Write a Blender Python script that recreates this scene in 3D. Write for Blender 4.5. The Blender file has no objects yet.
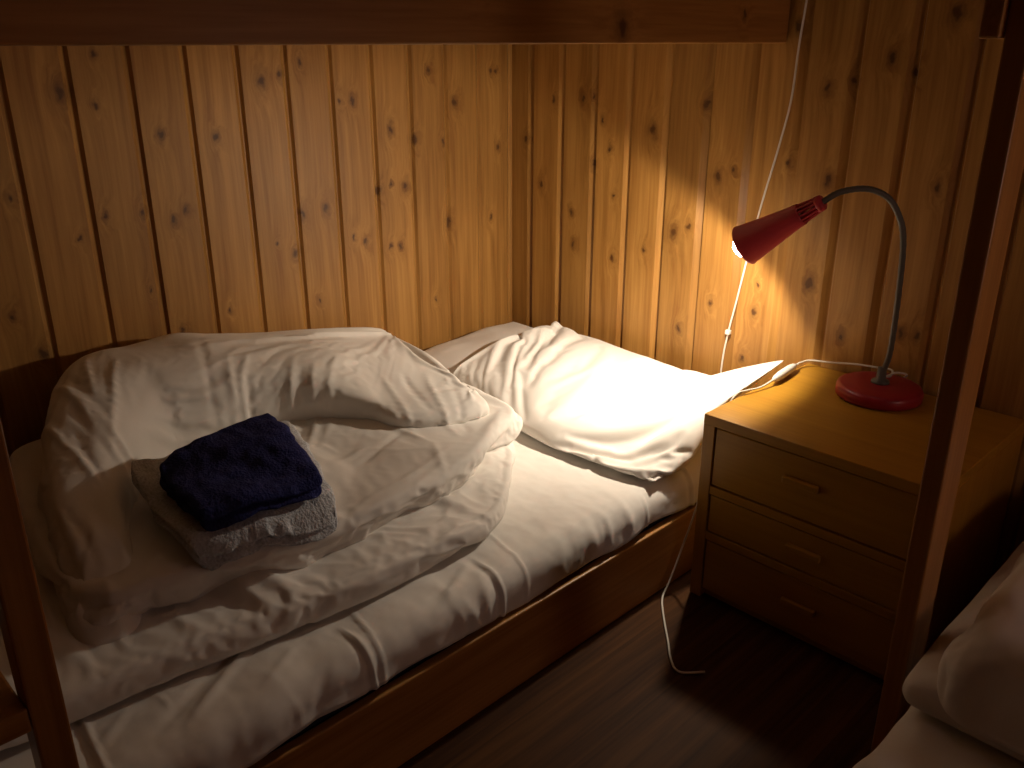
import bpy, bmesh, math, random
import numpy as np
from mathutils import Vector, Matrix, noise

random.seed(7)
SC = bpy.context.scene
COL = SC.collection
R = math.radians

# ------------------------------------------------------------------ view
SC.view_settings.view_transform = 'Standard'
SC.view_settings.look = 'None'
SC.view_settings.gamma = 1.0
SC.view_settings.use_curve_mapping = False
SC.view_settings.exposure = 0.0

cam_d = bpy.data.cameras.new('camera')
cam = bpy.data.objects.new('camera', cam_d)
COL.objects.link(cam)
cam.location = (1.90, -1.88, 1.135)
cam.rotation_euler = (R(90 - 21.2), 0, R(45.3))
cam_d.sensor_width = 36.0
cam_d.lens = 885.0 * 36.0 / 1024.0
cam_d.clip_start = 0.02
SC.camera = cam

# ------------------------------------------------------------------ helpers
def link(o, parent=None):
    COL.objects.link(o)
    if parent is not None:
        o.parent = parent
        o.matrix_parent_inverse = Matrix.Translation(-parent.location)
    return o

def from_bm(name, bm, mat, parent=None, smooth=False):
    me = bpy.data.meshes.new(name)
    bmesh.ops.recalc_face_normals(bm, faces=bm.faces)
    bm.to_mesh(me)
    bm.free()
    if mat:
        me.materials.append(mat)
    if smooth:
        me.polygons.foreach_set('use_smooth', [True] * len(me.polygons))
    return link(bpy.data.objects.new(name, me), parent)

def from_np(name, verts, faces, mat, parent=None, smooth=True):
    me = bpy.data.meshes.new(name)
    me.from_pydata([tuple(map(float, v)) for v in verts], [], [tuple(map(int, f)) for f in faces])
    me.validate()
    bm = bmesh.new()
    bm.from_mesh(me)
    bmesh.ops.recalc_face_normals(bm, faces=bm.faces)
    bm.to_mesh(me)
    bm.free()
    if mat:
        me.materials.append(mat)
    if smooth:
        me.polygons.foreach_set('use_smooth', [True] * len(me.polygons))
    return link(bpy.data.objects.new(name, me), parent)

def tag(o, label=None, cat=None, group=None, kind=None):
    if label: o['label'] = label
    if cat: o['category'] = cat
    if group: o['group'] = group
    if kind: o['kind'] = kind
    return o

def thing(name, label, cat, loc=(0, 0, 0), group=None):
    o = bpy.data.objects.new(name, None)
    o.empty_display_size = 0.05
    o.location = loc
    COL.objects.link(o)
    return tag(o, label, cat, group)

def add_box(bm, lo, hi, bev=0.0, seg=2, mat=None):
    """box between two corners, edges rounded by bev"""
    lo = Vector(lo); hi = Vector(hi)
    r = bmesh.ops.create_cube(bm, size=1.0)
    vs = r['verts']
    for v in vs:
        v.co = Vector(((lo[i] + hi[i]) / 2 + v.co[i] * (hi[i] - lo[i]) for i in range(3)))
    if bev > 0:
        es = list({e for v in vs for e in v.link_edges})
        bmesh.ops.bevel(bm, geom=es, offset=bev, segments=seg, profile=0.5, affect='EDGES')
    return vs

def box(name, lo, hi, mat, parent=None, bev=0.002, seg=2):
    bm = bmesh.new()
    add_box(bm, lo, hi, bev, seg)
    return from_bm(name, bm, mat, parent)

def catmull(pts, n=8, closed=False):
    P = [Vector(p) for p in pts]
    out = []
    N = len(P)
    rng = range(N) if closed else range(N - 1)
    for i in rng:
        if closed:
            a, b, c, d = P[i - 1], P[i], P[(i + 1) % N], P[(i + 2) % N]
        else:
            a = P[i - 1] if i > 0 else P[0] * 2 - P[1]
            b, c = P[i], P[i + 1]
            d = P[i + 2] if i + 2 < N else P[-1] * 2 - P[-2]
        for k in range(n):
            t = k / n
            out.append(0.5 * ((2 * b) + (c - a) * t + (2 * a - 5 * b + 4 * c - d) * t * t + (3 * b - a - 3 * c + d) * t ** 3))
    if not closed:
        out.append(P[-1].copy())
    return out

def add_tube(bm, pts, rad, seg=10, caps=True):
    """round tube along a polyline; rad is a number or one radius per point"""
    P = [Vector(p) for p in pts]
    n = len(P)
    rads = rad if isinstance(rad, (list, tuple)) else [rad] * n
    T = []
    for i in range(n):
        a = P[max(i - 1, 0)]; b = P[min(i + 1, n - 1)]
        T.append((b - a).normalized())
    ref = Vector((0, 0, 1)) if abs(T[0].z) < 0.9 else Vector((1, 0, 0))
    N = (ref - T[0] * ref.dot(T[0])).normalized()
    rings = []
    for i in range(n):
        N = (N - T[i] * N.dot(T[i])).normalized()
        B = T[i].cross(N)
        rings.append([bm.verts.new(P[i] + (N * math.cos(2 * math.pi * k / seg) + B * math.sin(2 * math.pi * k / seg)) * rads[i]) for k in range(seg)])
    for i in range(n - 1):
        for k in range(seg):
            bm.faces.new((rings[i][k], rings[i][(k + 1) % seg], rings[i + 1][(k + 1) % seg], rings[i + 1][k]))
    if caps:
        bm.faces.new(rings[0][::-1]); bm.faces.new(rings[-1])

def add_lathe(bm, origin, axis, prof, seg=40, close=False):
    """surface of revolution: prof = [(distance along axis, radius)]"""
    ax = Vector(axis).normalized()
    ref = Vector((0, 0, 1)) if abs(ax.z) < 0.9 else Vector((1, 0, 0))
    N = (ref - ax * ref.dot(ax)).normalized(); B = ax.cross(N)
    O = Vector(origin)
    rings = []
    for d, r in prof:
        if r < 1e-6:
            rings.append([bm.verts.new(O + ax * d)])
        else:
            rings.append([bm.verts.new(O + ax * d + (N * math.cos(2 * math.pi * k / seg) + B * math.sin(2 * math.pi * k / seg)) * r) for k in range(seg)])
    pairs = list(zip(rings, rings[1:]))
    if close: pairs.append((rings[-1], rings[0]))
    for a, b in pairs:
        for k in range(seg):
            k2 = (k + 1) % seg
            if len(a) == 1 and len(b) == 1: continue
            if len(a) == 1: bm.faces.new((a[0], b[k2], b[k]))
            elif len(b) == 1: bm.faces.new((a[k], a[k2], b[0]))
            else: bm.faces.new((a[k], a[k2], b[k2], b[k]))

# ------------------------------------------------------------------ materials
class NT:
    def __init__(self, name):
        self.m = bpy.data.materials.new(name)
        self.m.use_nodes = True
        self.t = self.m.node_tree
        self.b = self.t.nodes['Principled BSDF']
    def n(self, typ, **kw):
        x = self.t.nodes.new(typ)
        for k, v in kw.items():
            if k.startswith('i_'):
                x.inputs[int(k[2:]) if k[2:].isdigit() else k[2:]].default_value = v
            else:
                setattr(x, k, v)
        return x
    def l(self, a, b):
        self.t.links.new(a, b)
    def math(self, op, a, b=None, c=None):
        x = self.n('ShaderNodeMath', operation=op)
        for i, v in enumerate((a, b, c)):
            if v is None: continue
            if isinstance(v, (int, float)): x.inputs[i].default_value = v
            else: self.l(v, x.inputs[i])
        return x.outputs[0]
    def vmath(self, op, a, b=None, c=None):
        x = self.n('ShaderNodeVectorMath', operation=op)
        for i, v in enumerate((a, b, c)):
            if v is None: continue
            if isinstance(v, (tuple, list)): x.inputs[i].default_value = v
            else: self.l(v, x.inputs[i])
        return x.outputs['Value'] if op in ('LENGTH', 'DOT_PRODUCT') else x.outputs['Vector']
    def ramp(self, fac, stops, interp='LINEAR'):
        x = self.n('ShaderNodeValToRGB')
        x.color_ramp.interpolation = interp
        el = x.color_ramp.elements
        while len(el) < len(stops): el.new(0.5)
        for e, (p, c) in zip(el, stops):
            e.position = p
            e.color = (c[0], c[1], c[2], 1) if not isinstance(c, (int, float)) else (c, c, c, 1)
        self.l(fac, x.inputs[0])
        return x.outputs[0]
    def mix(self, fac, a, b, blend='MIX'):
        x = self.n('ShaderNodeMix', data_type='RGBA', blend_type=blend)
        if isinstance(fac, (int, float)): x.inputs[0].default_value = fac
        else: self.l(fac, x.inputs[0])
        for i, v in ((6, a), (7, b)):
            if isinstance(v, (tuple, list)): x.inputs[i].default_value = (*v[:3], 1)
            else: self.l(v, x.inputs[i])
        return x.outputs[2]
    def bump(self, h, strength=0.3, dist=0.002):
        x = self.n('ShaderNodeBump')
        x.inputs['Strength'].default_value = strength
        x.inputs['Distance'].default_value = dist
        self.l(h, x.inputs['Height'])
        self.l(x.outputs[0], self.b.inputs['Normal'])

def plain(name, col, rough=0.6, metal=0.0, spec=0.5, noise_amt=0.12, noise_scale=30):
    t = NT(name)
    tc = t.n('ShaderNodeTexCoord')
    no = t.n('ShaderNodeTexNoise'); no.inputs['Scale'].default_value = noise_scale
    t.l(tc.outputs['Object'], no.inputs['Vector'])
    dark = tuple(c * (1 - noise_amt) for c in col); lite = tuple(min(1, c * (1 + noise_amt)) for c in col)
    t.l(t.mix(no.outputs[0], dark, lite), t.b.inputs['Base Color'])
    t.b.inputs['Roughness'].default_value = rough
    t.b.inputs['Metallic'].default_value = metal
    t.b.inputs['Specular IOR Level'].default_value = spec
    return t.m

def wood(name, light, dark, axis='Z', knots=None, plank=None, rough=0.38, scale=1.0, knot_density=0.0, coat=0.0, contrast=1.0, vary=0.25, spec=0.35):
    """pine-like wood. axis: grain direction in object space. plank=(coord, offset, width): colour varies per board.
    knots: list of (along-wall coordinate, height, radius) on a wall whose boards run vertically."""
    t = NT(name)
    tc = t.n('ShaderNodeTexCoord')
    P = tc.outputs['Object']
    sep = t.n('ShaderNodeSeparateXYZ'); t.l(P, sep.inputs[0])
    X = {'X': sep.outputs[0], 'Y': sep.outputs[1], 'Z': sep.outputs[2]}
    rnd = None
    if plank:
        c, off, w = plank
        idx = t.math('FLOOR', t.math('DIVIDE', t.math('SUBTRACT', X[c], off), w))
        wn = t.n('ShaderNodeTexWhiteNoise', noise_dimensions='1D'); t.l(idx, wn.inputs['W'])
        rnd = wn.outputs['Value']
    # stretched grain coordinates
    st = {'X': (0.35, 9, 9), 'Y': (9, 0.35, 9), 'Z': (9, 9, 0.35)}[axis]
    mp = t.n('ShaderNodeMapping'); mp.inputs['Scale'].default_value = tuple(s * scale for s in st)
    src = P
    if rnd is not None:
        cmb = t.n('ShaderNodeCombineXYZ')
        for i in range(3): t.l(t.math('MULTIPLY', rnd, 7.3 + i * 3.1), cmb.inputs[i])
        src = t.vmath('ADD', P, cmb.outputs[0])
    kd = None
    if knots:
        hc = 'Y' if plank is None or plank[0] == 'Y' else 'X'
        kin = t.n('ShaderNodeCombineXYZ')
        t.l(X[hc], kin.inputs[0]); t.l(X['Z'], kin.inputs[1])
        jit = t.n('ShaderNodeTexNoise'); jit.inputs['Scale'].default_value = 45
        t.l(P, jit.inputs['Vector'])
        jv = t.vmath('MULTIPLY', t.vmath('SUBTRACT', jit.outputs['Color'], (0.5, 0.5, 0.5)), (0.020, 0.032, 0.0))
        kp = t.vmath('ADD', kin.outputs[0], jv)
        kp = t.vmath('MULTIPLY', kp, (1, 1, 0))
        for (a, z, r) in knots:
            s = (1 / (r * 0.95), 1 / (r * 1.5), 0)
            d = t.vmath('LENGTH', t.vmath('MULTIPLY_ADD', kp, s, (-a * s[0], -z * s[1], 0)))
            kd = d if kd is None else t.math('MINIMUM', kd, d)
        # grain flows round the knots
        bend = t.math('MULTIPLY', t.math('POWER', 2.718, t.math('MULTIPLY', kd, -0.55)), 0.05)
        cmb2 = t.n('ShaderNodeCombineXYZ')
        for i in range(2): t.l(bend, cmb2.inputs[i])
        src = t.vmath('ADD', src, cmb2.outputs[0])
    t.l(src, mp.inputs['Vector'])
    n1 = t.n('ShaderNodeTexNoise'); n1.inputs['Scale'].default_value = 3.2; n1.inputs['Detail'].default_value = 5; n1.inputs['Roughness'].default_value = 0.6
    n1.inputs['Distortion'].default_value = 0.4
    t.l(mp.outputs[0], n1.inputs['Vector'])
    n2 = t.n('ShaderNodeTexNoise'); n2.inputs['Scale'].default_value = 14; n2.inputs['Detail'].default_value = 3
    t.l(mp.outputs[0], n2.inputs['Vector'])
    n3 = t.n('ShaderNodeTexNoise'); n3.inputs['Scale'].default_value = 2.2
    t.l(P, n3.inputs['Vector'])
    g = t.math('ADD', t.math('MULTIPLY', n1.outputs[0], 0.65), t.math('MULTIPLY', n2.outputs[0], 0.35))
    lo = 0.5 - 0.13 / contrast; hi = 0.5 + 0.13 / contrast
    mr = t.n('ShaderNodeMapRange'); t.l(g, mr.inputs[0])
    mr.inputs[1].default_value = lo; mr.inputs[2].default_value = hi
    col = t.mix(mr.outputs[0], dark, light)
    col = t.mix(t.math('MULTIPLY', n3.outputs[0], 0.35), col, tuple(c * 0.72 for c in dark), 'MIX')
    if rnd is not None:
        v = t.math('ADD', t.math('MULTIPLY', rnd, vary), 1.0 - vary * 0.55)
        cc = t.n('ShaderNodeCombineColor')
        for i in range(3): t.l(v, cc.inputs[i])
        col = t.mix(1.0, col, cc.outputs[0], 'MULTIPLY')
    if kd is None and knot_density > 0:
        vo = t.n('ShaderNodeTexVoronoi'); vo.inputs['Scale'].default_value = knot_density
        sq = {'X': (0.6, 1, 1), 'Y': (1, 0.6, 1), 'Z': (1, 1, 0.6)}[axis]
        m2 = t.n('ShaderNodeMapping'); m2.inputs['Scale'].default_value = sq; t.l(P, m2.inputs['Vector'])
        t.l(m2.outputs[0], vo.inputs['Vector'])
        kd = t.math('MULTIPLY', vo.outputs['Distance'], 14.0)
    if kd is not None:
        core = t.ramp(t.math('MULTIPLY', kd, 0.4), [(0.0, 1.0), (0.20, 0.95), (0.34, 0.55), (0.6, 0.22), (1.0, 0.0)])
        kcol = tuple(c * k for c, k in zip(dark, (0.20, 0.14, 0.12)))
        col = t.mix(t.math('MULTIPLY', core, 0.9), col, kcol)
    t.l(col, t.b.inputs['Base Color'])
    t.b.inputs['Roughness'].default_value = rough
    t.b.inputs['Coat Weight'].default_value = coat
    t.b.inputs['Specular IOR Level'].default_value = spec
    t.b.inputs['Coat Roughness'].default_value = 0.25
    t.bump(n2.outputs[0], 0.12, 0.0015)
    return t.m

def linen(name, col, rough=0.85, weave=900, bump=0.08, mottling=0.05):
    t = NT(name)
    tc = t.n('ShaderNodeTexCoord')
    no = t.n('ShaderNodeTexNoise'); no.inputs['Scale'].default_value = 6; no.inputs['Detail'].default_value = 4
    t.l(tc.outputs['Object'], no.inputs['Vector'])
    t.l(t.mix(no.outputs[0], tuple(c * (1 - mottling) for c in col), col), t.b.inputs['Base Color'])
    t.b.inputs['Roughness'].default_value = rough
    t.b.inputs['Specular IOR Level'].default_value = 0.25
    t.b.inputs['Sheen Weight'].default_value = 0.08
    n2 = t.n('ShaderNodeTexNoise'); n2.inputs['Scale'].default_value = weave
    t.l(tc.outputs['Object'], n2.inputs['Vector'])
    t.bump(n2.outputs[0], bump, 0.001)
    return t.m

def terry(name, col, rough=0.95):
    t = NT(name)
    tc = t.n('ShaderNodeTexCoord')
    no = t.n('ShaderNodeTexNoise'); no.inputs['Scale'].default_value = 220; no.inputs['Detail'].default_value = 3
    t.l(tc.outputs['Object'], no.inputs['Vector'])
    n2 = t.n('ShaderNodeTexNoise'); n2.inputs['Scale'].default_value = 18; n2.inputs['Detail'].default_value = 3
    t.l(tc.outputs['Object'], n2.inputs['Vector'])
    f = t.math('ADD', t.math('MULTIPLY', no.outputs[0], 0.6), t.math('MULTIPLY', n2.outputs[0], 0.4))
    t.l(t.ramp(f, [(0.3, tuple(c * 0.55 for c in col)), (0.7, tuple(min(1, c * 1.25) for c in col))]), t.b.inputs['Base Color'])
    t.b.inputs['Roughness'].default_value = rough
    t.b.inputs['Sheen Weight'].default_value = 0.0
    t.b.inputs['Specular IOR Level'].default_value = 0.1
    t.bump(no.outputs[0], 0.7, 0.004)
    return t.m

def emit(name, col, strength):
    t = NT(name)
    t.b.inputs['Base Color'].default_value = (1, 1, 1, 1)
    t.b.inputs['Emission Color'].default_value = (*col, 1)
    t.b.inputs['Emission Strength'].default_value = strength
    return t.m

# ------------------------------------------------------------------ palette
KL = [(-1.233, 1.044, 0.0112), (-1.159, 1.111, 0.0056), (-1.171, 1.019, 0.005), (-1.047, 0.951, 0.0074), (-0.922, 0.936, 0.0068), (-1.188, 0.794, 0.0056), (-1.108, 0.794, 0.0062), (-1.043, 0.768, 0.0068), (-1.013, 0.784, 0.0056), (-0.797, 1.052, 0.0099), (-0.748, 1.062, 0.0081), (-0.695, 1.091, 0.0062), (-0.589, 0.998, 0.0056), (-0.652, 0.746, 0.0081), (-0.719, 0.738, 0.0074), (-0.75, 0.648, 0.0074), (-1.359, 0.853, 0.0062), (-0.794, 0.68, 0.0043), (-0.554, 0.997, 0.0062), (-0.442, 0.923, 0.0087), (-0.309, 1.064, 0.0068), (-0.361, 0.89, 0.0087), (-0.264, 0.878, 0.0056), (-0.221, 0.977, 0.0093), (-0.082, 1.056, 0.0056), (-0.063, 1.056, 0.0043), (-0.057, 0.849, 0.0068), (-0.487, 0.77, 0.0074), (-0.401, 0.774, 0.0074), (-0.447, 0.787, 0.005), (-0.25, 0.657, 0.0087), (-0.087, 0.65, 0.0056), (-0.574, 0.662, 0.0056), (-0.538, 0.644, 0.0056), (-0.457, 0.621, 0.0056), (-0.424, 0.616, 0.0056), (-1.399, 0.623, 0.0056), (-1.355, 0.53, 0.0087), (-1.06, 0.517, 0.0062), (-0.938, 0.542, 0.0043), (-1.118, 0.625, 0.0043), (-1.245, 0.754, 0.0037), (-0.69, 0.517, 0.0043), (-0.307, 0.441, 0.005)]
KH = [(0.058, 0.871, 0.0074), (0.165, 0.98, 0.0068), (0.119, 0.75, 0.0074), (0.27, 0.995, 0.0074), (0.305, 0.999, 0.0056), (0.312, 0.824, 0.0081), (0.237, 0.684, 0.0062), (0.247, 0.595, 0.0068), (0.342, 0.94, 0.0068), (0.369, 0.868, 0.0068), (0.389, 0.749, 0.0056), (0.391, 0.578, 0.0074), (0.506, 0.925, 0.0124), (0.587, 0.678, 0.0118), (0.498, 0.62, 0.0056), (0.96, 1.041, 0.0093), (1.013, 1.057, 0.0074), (0.886, 0.878, 0.0062), (0.986, 0.85, 0.0081), (1.219, 0.858, 0.0074), (0.657, 0.995, 0.0081), (0.707, 0.826, 0.0099), (0.749, 0.847, 0.005), (0.631, 0.697, 0.0062), (0.877, 1.162, 0.0087), (1.09, 1.103, 0.0093), (1.139, 1.075, 0.0074), (0.972, 0.615, 0.0118), (0.714, 0.515, 0.0068), (0.839, 0.518, 0.0068), (0.842, 0.589, 0.0043), (1.064, 0.509, 0.0074), (1.193, 0.546, 0.0081), (1.23, 0.545, 0.0074), (0.819, 0.394, 0.0074), (0.626, 0.426, 0.0081), (1.202, 1.186, 0.0124)]
WL0, WLW = -0.0085, 0.1205      # first groove and board width on the left wall
WB0, WBW = 0.082, 0.1175        # and on the back wall
PINE_L = (0.48, 0.248, 0.062)
PINE_D = (0.28, 0.124, 0.025)
M = {}
M['wall_l'] = wood('pine_boards_left', PINE_L, PINE_D, 'Z', KL, ('Y', WL0, WLW), rough=0.5)
M['wall_b'] = wood('pine_boards_back', PINE_L, PINE_D, 'Z', KH, ('X', WB0, WBW), rough=0.45)
M['wall_o'] = wood('pine_boards_plain', PINE_L, PINE_D, 'Z', None, ('X', 0.0, 0.12), rough=0.4)
M['rail'] = wood('pine_rail', (0.56, 0.28, 0.075), (0.36, 0.155, 0.034), 'Y', None, None, rough=0.4, knot_density=2.2)
M['rail_up'] = wood('pine_rail_knotted', (0.56, 0.28, 0.075), (0.36, 0.155, 0.034), 'Y', [(-0.577, 1.156, 0.015), (-0.184, 1.185, 0.006), (-0.9, 1.22, 0.01)], None, rough=0.4)
M['railx'] = wood('pine_board_x', (0.40, 0.18, 0.05), (0.25, 0.10, 0.024), 'X', None, None, rough=0.4)
M['post'] = wood('pine_post', (0.50, 0.24, 0.065), (0.32, 0.135, 0.03), 'Z', None, None, rough=0.35)
M['stand'] = wood('birch_veneer', (0.50, 0.26, 0.026), (0.37, 0.17, 0.015), 'X', None, None, rough=0.33, contrast=0.7)
M['stand_side'] = wood('birch_veneer_side', (0.50, 0.26, 0.03), (0.37, 0.17, 0.018), 'Z', None, None, rough=0.35, contrast=0.7)
M['floor'] = wood('dark_floor_boards', (0.11, 0.044, 0.011), (0.04, 0.014, 0.004), 'Y', None, ('X', 0.03, 0.14), rough=0.6, spec=0.12)
M['ceil'] = wood('pine_ceiling', PINE_L, PINE_D, 'Y', None, ('X', 0.0, 0.12), rough=0.45)
M['linen'] = linen('white_linen', (0.80, 0.765, 0.72))
M['sheet'] = linen('white_sheet', (0.80, 0.77, 0.725))
M['mattress'] = linen('navy_mattress', (0.02, 0.028, 0.05), rough=0.9)
M['navy'] = terry('navy_towel', (0.026, 0.030, 0.125))
M['grey'] = terry('grey_towel', (0.58, 0.61, 0.66))
M['red'] = plain('red_plastic', (0.52, 0.05, 0.065), rough=0.3, noise_amt=0.06)
M['red_dark'] = plain('red_base_plastic', (0.33, 0.016, 0.024), rough=0.35, noise_amt=0.06)
M['lining'] = plain('shade_lining', (0.75, 0.5, 0.42), rough=0.4, noise_amt=0.02)
M['steel'] = plain('grey_gooseneck', (0.10, 0.09, 0.072), rough=0.5, metal=0.0)
M['white_pl'] = plain('white_plastic', (0.78, 0.74, 0.66), rough=0.4, noise_amt=0.04)
M['cable'] = plain('white_cable', (0.72, 0.67, 0.58), rough=0.5, noise_amt=0.05)
M['bulb'] = emit('lit_bulb', (1.0, 0.85, 0.66), 60.0)
M['lampglass'] = emit('ceiling_lamp_glass', (1.0, 0.70, 0.58), 2.0)
M['fill_glow'] = emit('fill_lamp_glass', (1.0, 0.72, 0.64), 13.0)  # glow of the added fill lamp
M['board'] = wood('pale_bounce_board', (0.74, 0.62, 0.48), (0.66, 0.54, 0.40), 'X', None, None, rough=0.6)  # unseen bunk underside, made pale to bounce neutral fill onto the bed
M['metal'] = plain('zinc_bolt', (0.35, 0.33, 0.3), rough=0.35, metal=1.0)

# ------------------------------------------------------------------ the room
RX, RY, RZ = 2.46, -3.1, 2.35

def boards(name, along, lo, hi, off, w, mat, z0=0.0, z1=RZ, face=0.0, sign=1, g=0.0075, gl=0.011, d=0.007):
    """tongue-and-groove boards with V grooves; along 'x' -> wall plane y=face, 'y' -> wall plane x=face; sign = inward direction"""
    xs = []
    k0 = math.floor((lo - off) / w) - 1
    k1 = math.ceil((hi - off) / w) + 1
    prof = [(lo, 0.0)]
    for k in range(k0, k1 + 1):
        c = off + k * w
        for dx, dd in ((-gl, 0.0), (-0.0014, -d), (0.0014, -d), (g, 0.0)):
            if lo < c + dx < hi:
                prof.append((c + dx, dd))
    prof.append((hi, 0.0))
    bm = bmesh.new()
    def vert(a, dd, z):
        return bm.verts.new((a, face + sign * dd, z) if along == 'x' else (face + sign * dd, a, z))
    back = -0.03
    rows = []
    for a, dd in prof:
        rows.append((vert(a, dd, z0), vert(a, dd, z1)))
    bl = [(vert(lo, back, z0), vert(lo, back, z1)), (vert(hi, back, z0), vert(hi, back, z1))]
    for p, q in zip(rows, rows[1:]):
        bm.faces.new((p[0], q[0], q[1], p[1]))
    bm.faces.new((bl[0][0], bl[0][1], bl[1][1], bl[1][0]))
    bm.faces.new((rows[0][0], rows[0][1], bl[0][1], bl[0][0]))
    bm.faces.new((rows[-1][0], bl[1][0], bl[1][1], rows[-1][1]))
    bm.faces.new([r[0] for r in rows] + [bl[1][0], bl[0][0]])
    bm.faces.new([r[1] for r in rows] + [bl[1][1], bl[0][1]])
    o = from_bm(name, bm, mat)
    return tag(o, kind='structure')

tag(boards('wall_left', 'y', RY, 0.0, WL0, WLW, M['wall_l'], face=0.0, sign=1), 'knotty pine board wall behind the long side of the bed')
tag(boards('wall_back', 'x', -0.03, RX + 0.03, WB0, WBW, M['wall_b'], face=0.0, sign=-1, g=0.006, gl=0.018, d=0.009), 'knotty pine board wall behind the pillow and the lamp')
tag(boards('wall_right', 'y', RY, 0.0, 0.0, 0.12, M['wall_o'], face=RX, sign=-1), 'pine board wall on the right')
tag(boards('wall_front', 'x', -0.03, RX + 0.03, 0.0, 0.12, M['wall_o'], face=RY, sign=1), 'pine board wall facing the back wall')
fl = box('floor', (-0.03, RY - 0.03, -0.04), (RX + 0.03, 0.03, 0.0), M['floor'], bev=0)
tag(fl, 'dark wooden board floor', kind='structure')
tag(box('ceiling', (-0.03, RY - 0.03, RZ), (RX + 0.03, 0.03, RZ + 0.04), M['ceil'], bev=0), 'pine board ceiling', kind='structure')

# ------------------------------------------------------------------ bunk bed on the left
bunk = thing('bunk_bed', 'pine bunk bed along the left wall holding the made bed with the towels', 'bunk bed', (0.93, -1.0, 0.0))
box('side_rail', (0.932, -2.04, 0.003), (0.952, -0.006, 0.165), M['rail'], bunk, 0.003)
box('wall_rail', (0.002, -2.04, 0.003), (0.022, -0.006, 0.165), M['rail'], bunk, 0.003)
box('foot_board', (0.022, -2.04, 0.003), (0.932, -2.015, 0.30), M['railx'], bunk, 0.003)
box('bed_base', (0.022, -2.014, 0.075), (0.931, -0.008, 0.095), M['railx'], bunk, 0.001)
box('upper_side_rail', (0.822, -2.04, 1.130), (0.855, -0.006, 1.335), M['rail_up'], bunk, 0.003)
box('upper_bed_base', (0.004, -2.04, 1.165), (0.822, -0.006, 1.185), M['board'], bunk, 0.001)
for y in (-2.075,):
    box('post', (0.800, y, 0.002), (0.845, y + 0.034, 1.6), M['post'], bunk, 0.003)
    box('post', (0.004, y, 0.002), (0.05, y + 0.034, 1.6), M['post'], bunk, 0.003)

ladder = thing('ladder', 'brown pine ladder standing at the front of the left bunk bed', 'ladder', (0.98, -1.9, 0.0))
for y in (-1.724, -2.12):
    box('upright', (0.960, y + 0.008, 0.002), (1.0, y + 0.044, 1.42), M['post'], ladder, 0.003)
for z in (0.44, 0.74, 1.04):
    box('step', (0.86 if z < 0.5 else 0.93, -2.0755, z), (1.0, -1.7165, z + 0.03), M['rail'], ladder, 0.003)

# ------------------------------------------------------------------ bunk bed on the right
bunk2 = thing('bunk_bed', 'pine bunk bed on the right with its post standing before the bedside drawers', 'bunk bed', (1.53, -1.0, 0.0))
box('post', (1.511, -0.68, 0.002), (1.5405, -0.605, 1.75), M['post'], bunk2, 0.003)
box('side_rail', (1.541, -2.04, 0.01), (1.560, -0.006, 0.12), M['rail'], bunk2, 0.003)
box('wall_rail', (2.435, -2.04, 0.01), (2.456, -0.006, 0.12), M['rail'], bunk2, 0.003)
box('foot_board', (1.560, -2.04, 0.01), (2.435, -2.015, 0.30), M['railx'], bunk2, 0.003)
box('bed_base', (1.561, -2.014, 0.075), (2.434, -0.008, 0.095), M['railx'], bunk2, 0.001)
box('upper_side_rail', (1.487, -0.695, 1.137), (1.5105, -0.006, 1.32), M['rail'], bunk2, 0.003)

# ------------------------------------------------------------------ bedside drawers
NX0, NX1, NY, NZ = 1.0, 1.472, -0.44, 0.43
ns = thing('bedside_drawers', 'low wooden chest of three drawers between the two beds, red lamp on top', 'drawers', ((NX0 + NX1) / 2, NY / 2, 0))
box('top', (NX0, NY, NZ - 0.022), (NX1, -0.012, NZ), M['stand'], ns, 0.0015)
box('side_panel', (NX0, NY + 0.001, 0.003), (NX0 + 0.026, -0.013, NZ - 0.022), M['stand_side'], ns, 0.001)
box('side_panel', (NX1 - 0.026, NY + 0.001, 0.003), (NX1, -0.013, NZ - 0.022), M['stand_side'], ns, 0.001)
box('back_panel', (NX0 + 0.026, -0.022, 0.02), (NX1 - 0.026, -0.014, NZ - 0.022), M['stand'], ns, 0.0)
box('plinth', (NX0 + 0.026, NY + 0.02, 0.003), (NX1 - 0.026, NY + 0.036, 0.022), M['stand'], ns, 0.001)
for z0 in (0.256, 0.148):
    box('rail', (NX0 + 0.026, NY + 0.002, z0), (NX1 - 0.026, NY + 0.04, z0 + 0.018), M['stand'], ns, 0.001)
for (z0, z1, hx, hz) in ((0.2775, 0.405, 1.222, 0.352), (0.169, 0.253, 1.245, 0.212), (0.0255, 0.145, 1.25, 0.09)):
    bm = bmesh.new()
    add_box(bm, (NX0 + 0.0285, NY + 0.004, z0), (NX1 - 0.0285, NY + 0.022, z1), 0.002)
    add_box(bm, (NX0 + 0.035, NY + 0.0225, z0 + 0.006), (NX1 - 0.035, -0.05, z1 - 0.02), 0.001)
    dr = from_bm('drawer', bm, M['stand'], ns)
    bm = bmesh.new()
    add_box(bm, (hx - 0.036, NY - 0.008, hz - 0.007), (hx + 0.036, NY + 0.0035, hz + 0.007), 0.0025)
    h = from_bm('handle', bm, M['stand'])
    h.parent = dr
    h.matrix_parent_inverse = Matrix.Translation(-ns.location) if False else Matrix.Identity(4)

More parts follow.
